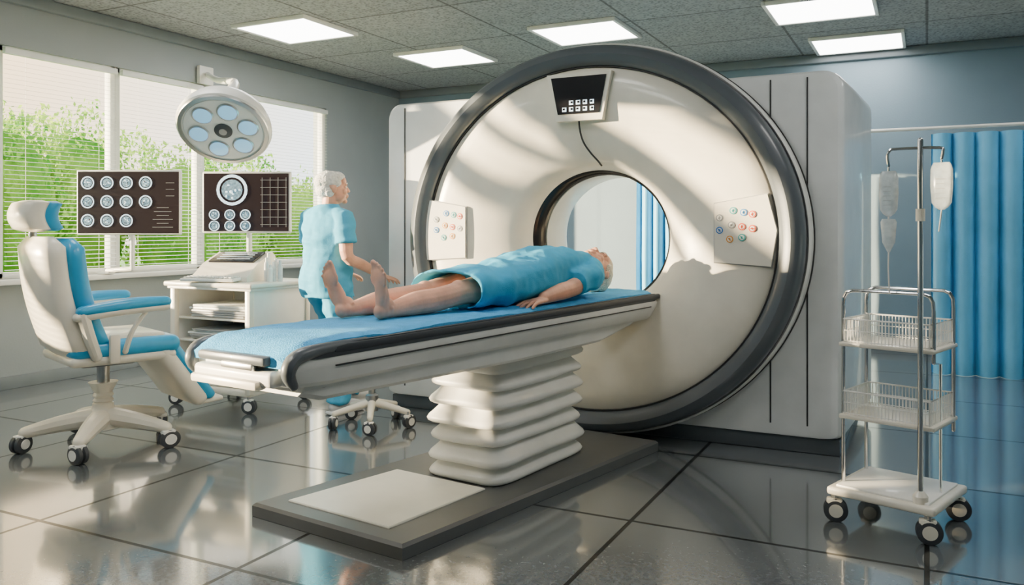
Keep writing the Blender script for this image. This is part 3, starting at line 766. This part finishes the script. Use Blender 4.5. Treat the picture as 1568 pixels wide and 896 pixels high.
b.tube([(px,py,.14),(px,py,1.63)],.011,CHROME,seg=14); b.lathe([(0,0),(.03,0),(.03,.03),(.015,.05),(0,.05)],CREAM,(px,py,.15),seg=16)
b.tube([(px-.125,py,1.53),(px-.13,py,1.57),(px-.12,py,1.595),(px-.09,py,1.60),(px+.07,py,1.595),(px+.085,py,1.58),(px+.08,py,1.55)],.006,CHROME,seg=8,sm=3)
b.lathe([(0,0),(.018,0),(.018,.05),(0,.05)],CREAM,(px,py,1.30),seg=14)
b.done('iv_pole',V)
b=B()
def bag(x,z,w,h):
    S=[]
    for t,ww,tt in ((0,.25,.3),(.06,.6,.6),(.15,.88,.9),(.5,1,1),(.85,.98,.8),(.95,.85,.4),(1,.7,.2)):
        S.append([(x+math.copysign(abs(math.cos(a))**.7,math.cos(a))*w/2*ww,py+math.sin(a)*.018*tt,z-h+h*t) for a in [2*pi*k/16 for k in range(16)]])
    b.loft(S,BAG); b.tube([(x,py,z-.005),(x,py,z+.03)],.004,CHROME,seg=6)
    for i in range(5): b.box((x,py-.0185,z-h*.35-i*h*.1),(w*.4,.001,.002),GRY,0)
bag(px-.125,1.51,.08,.19); bag(px+.08,1.535,.085,.19)
b.tube([(px-.125,py,1.325),(px-.125,py,1.30)],.004,WHITE,seg=6)
S=[]
for t,ww in ((0,.15),(.12,.4),(.3,.8),(.9,1),(1,.8)): S.append([(px-.125+math.cos(a)*.033*ww,py+math.sin(a)*.02*ww,1.17+.14*t) for a in [2*pi*k/14 for k in range(14)]])
b.loft(S,BAG)
b.tube([(px-.125,py,1.17),(px-.126,py,1.10),(px-.122,py,1.0)],.003,WHITE,seg=6,sm=3)
b.tube([(px+.08,py,1.345),(px+.075,py,1.30),(px+.07,py,1.26)],.003,WHITE,seg=6,sm=3)
b.done('iv_bags',V,angle=60)
# ---------------------------------------------------------------- curtains
def curtain(name,x0,x1,y,z0,z1,lam):
    b=B(); nx=int((x1-x0)/lam*14); S=[]
    for zi in range(9):
        t=zi/8; z=z0+(z1-z0)*t; row=[]
        for i in range(nx+1):
            x=x0+(x1-x0)*i/nx; ph=x/lam*2*pi+.8*noise.noise(Vector((x*2,0,0)))
            a=.055*(1-.25*t)*(1+.4*noise.noise(Vector((x*3,0,5))))
            yy=y+a*math.sin(ph)+.015*noise.noise(Vector((x*4,t*3,1))); row.append((x+.02*math.cos(ph),yy,z))
        S.append(row+[(p[0],p[1]+.004,p[2]) for p in reversed(row)])
    b.loft(S,CURT,cap=False)
    return b.done(name,angle=70)
curtain('curtain',.02,2.9,8.15,.001,2.10,.17)
curtain('curtain.001',-2.66,-2.2,8.15,.001,2.10,.12)
b=B(); b.tube([(-3.2,8.15,2.15),(3.15,8.15,2.15)],.016,WHITE,seg=10)
for x in (-3.1,3.0): b.tube([(x,8.15,2.15),(x,8.15,H)],.01,WHITE,seg=8)
b.box((3.17,8.15,2.15),(.04,.08,.08),WHITE,.01)
b.done('curtain_rail')
# ---------------------------------------------------------------- lights / world / camera
s=bpy.data.lights.new('sun','SUN'); s.energy=36; s.angle=R(.6); s.color=(1,.80,.50)
so=bpy.data.objects.new('sun',s); bpy.context.collection.objects.link(so)
el=R(6.5); hd=Vector((.857,.515,0)).normalized(); dr=Vector((hd.x*math.cos(el),hd.y*math.cos(el),-math.sin(el)))
so.rotation_euler=dr.to_track_quat('-Z','Y').to_euler(); so.location=(-10,-2,4)
w=bpy.data.worlds.new('World'); bpy.context.scene.world=w; w.use_nodes=True; nt=w.node_tree; bg=nt.nodes['Background']
tc=nt.nodes.new('ShaderNodeTexCoord'); dp=nt.nodes.new('ShaderNodeVectorMath'); dp.operation='DOT_PRODUCT'
dp.inputs[1].default_value=(-.95,.1,.25)
nt.links.new(tc.outputs['Generated'],dp.inputs[0])
rp=nt.nodes.new('ShaderNodeValToRGB'); rp.color_ramp.elements[0].position=.6; rp.color_ramp.elements[1].position=.95
rp.color_ramp.elements[0].color=(.60,.83,1,1); rp.color_ramp.elements[1].color=(1,.66,.28,1)
nt.links.new(dp.outputs['Value'],rp.inputs[0]); nt.links.new(rp.outputs[0],bg.inputs[0]); bg.inputs[1].default_value=4.2
cam=bpy.data.cameras.new('camera'); co=bpy.data.objects.new('camera',cam); bpy.context.collection.objects.link(co)
co.location=(0,0,1.27); co.rotation_euler=(R(90),0,R(26.6)); cam.lens=29.13; cam.sensor_width=36; cam.shift_y=-.0625; cam.clip_start=.05
bpy.context.scene.camera=co
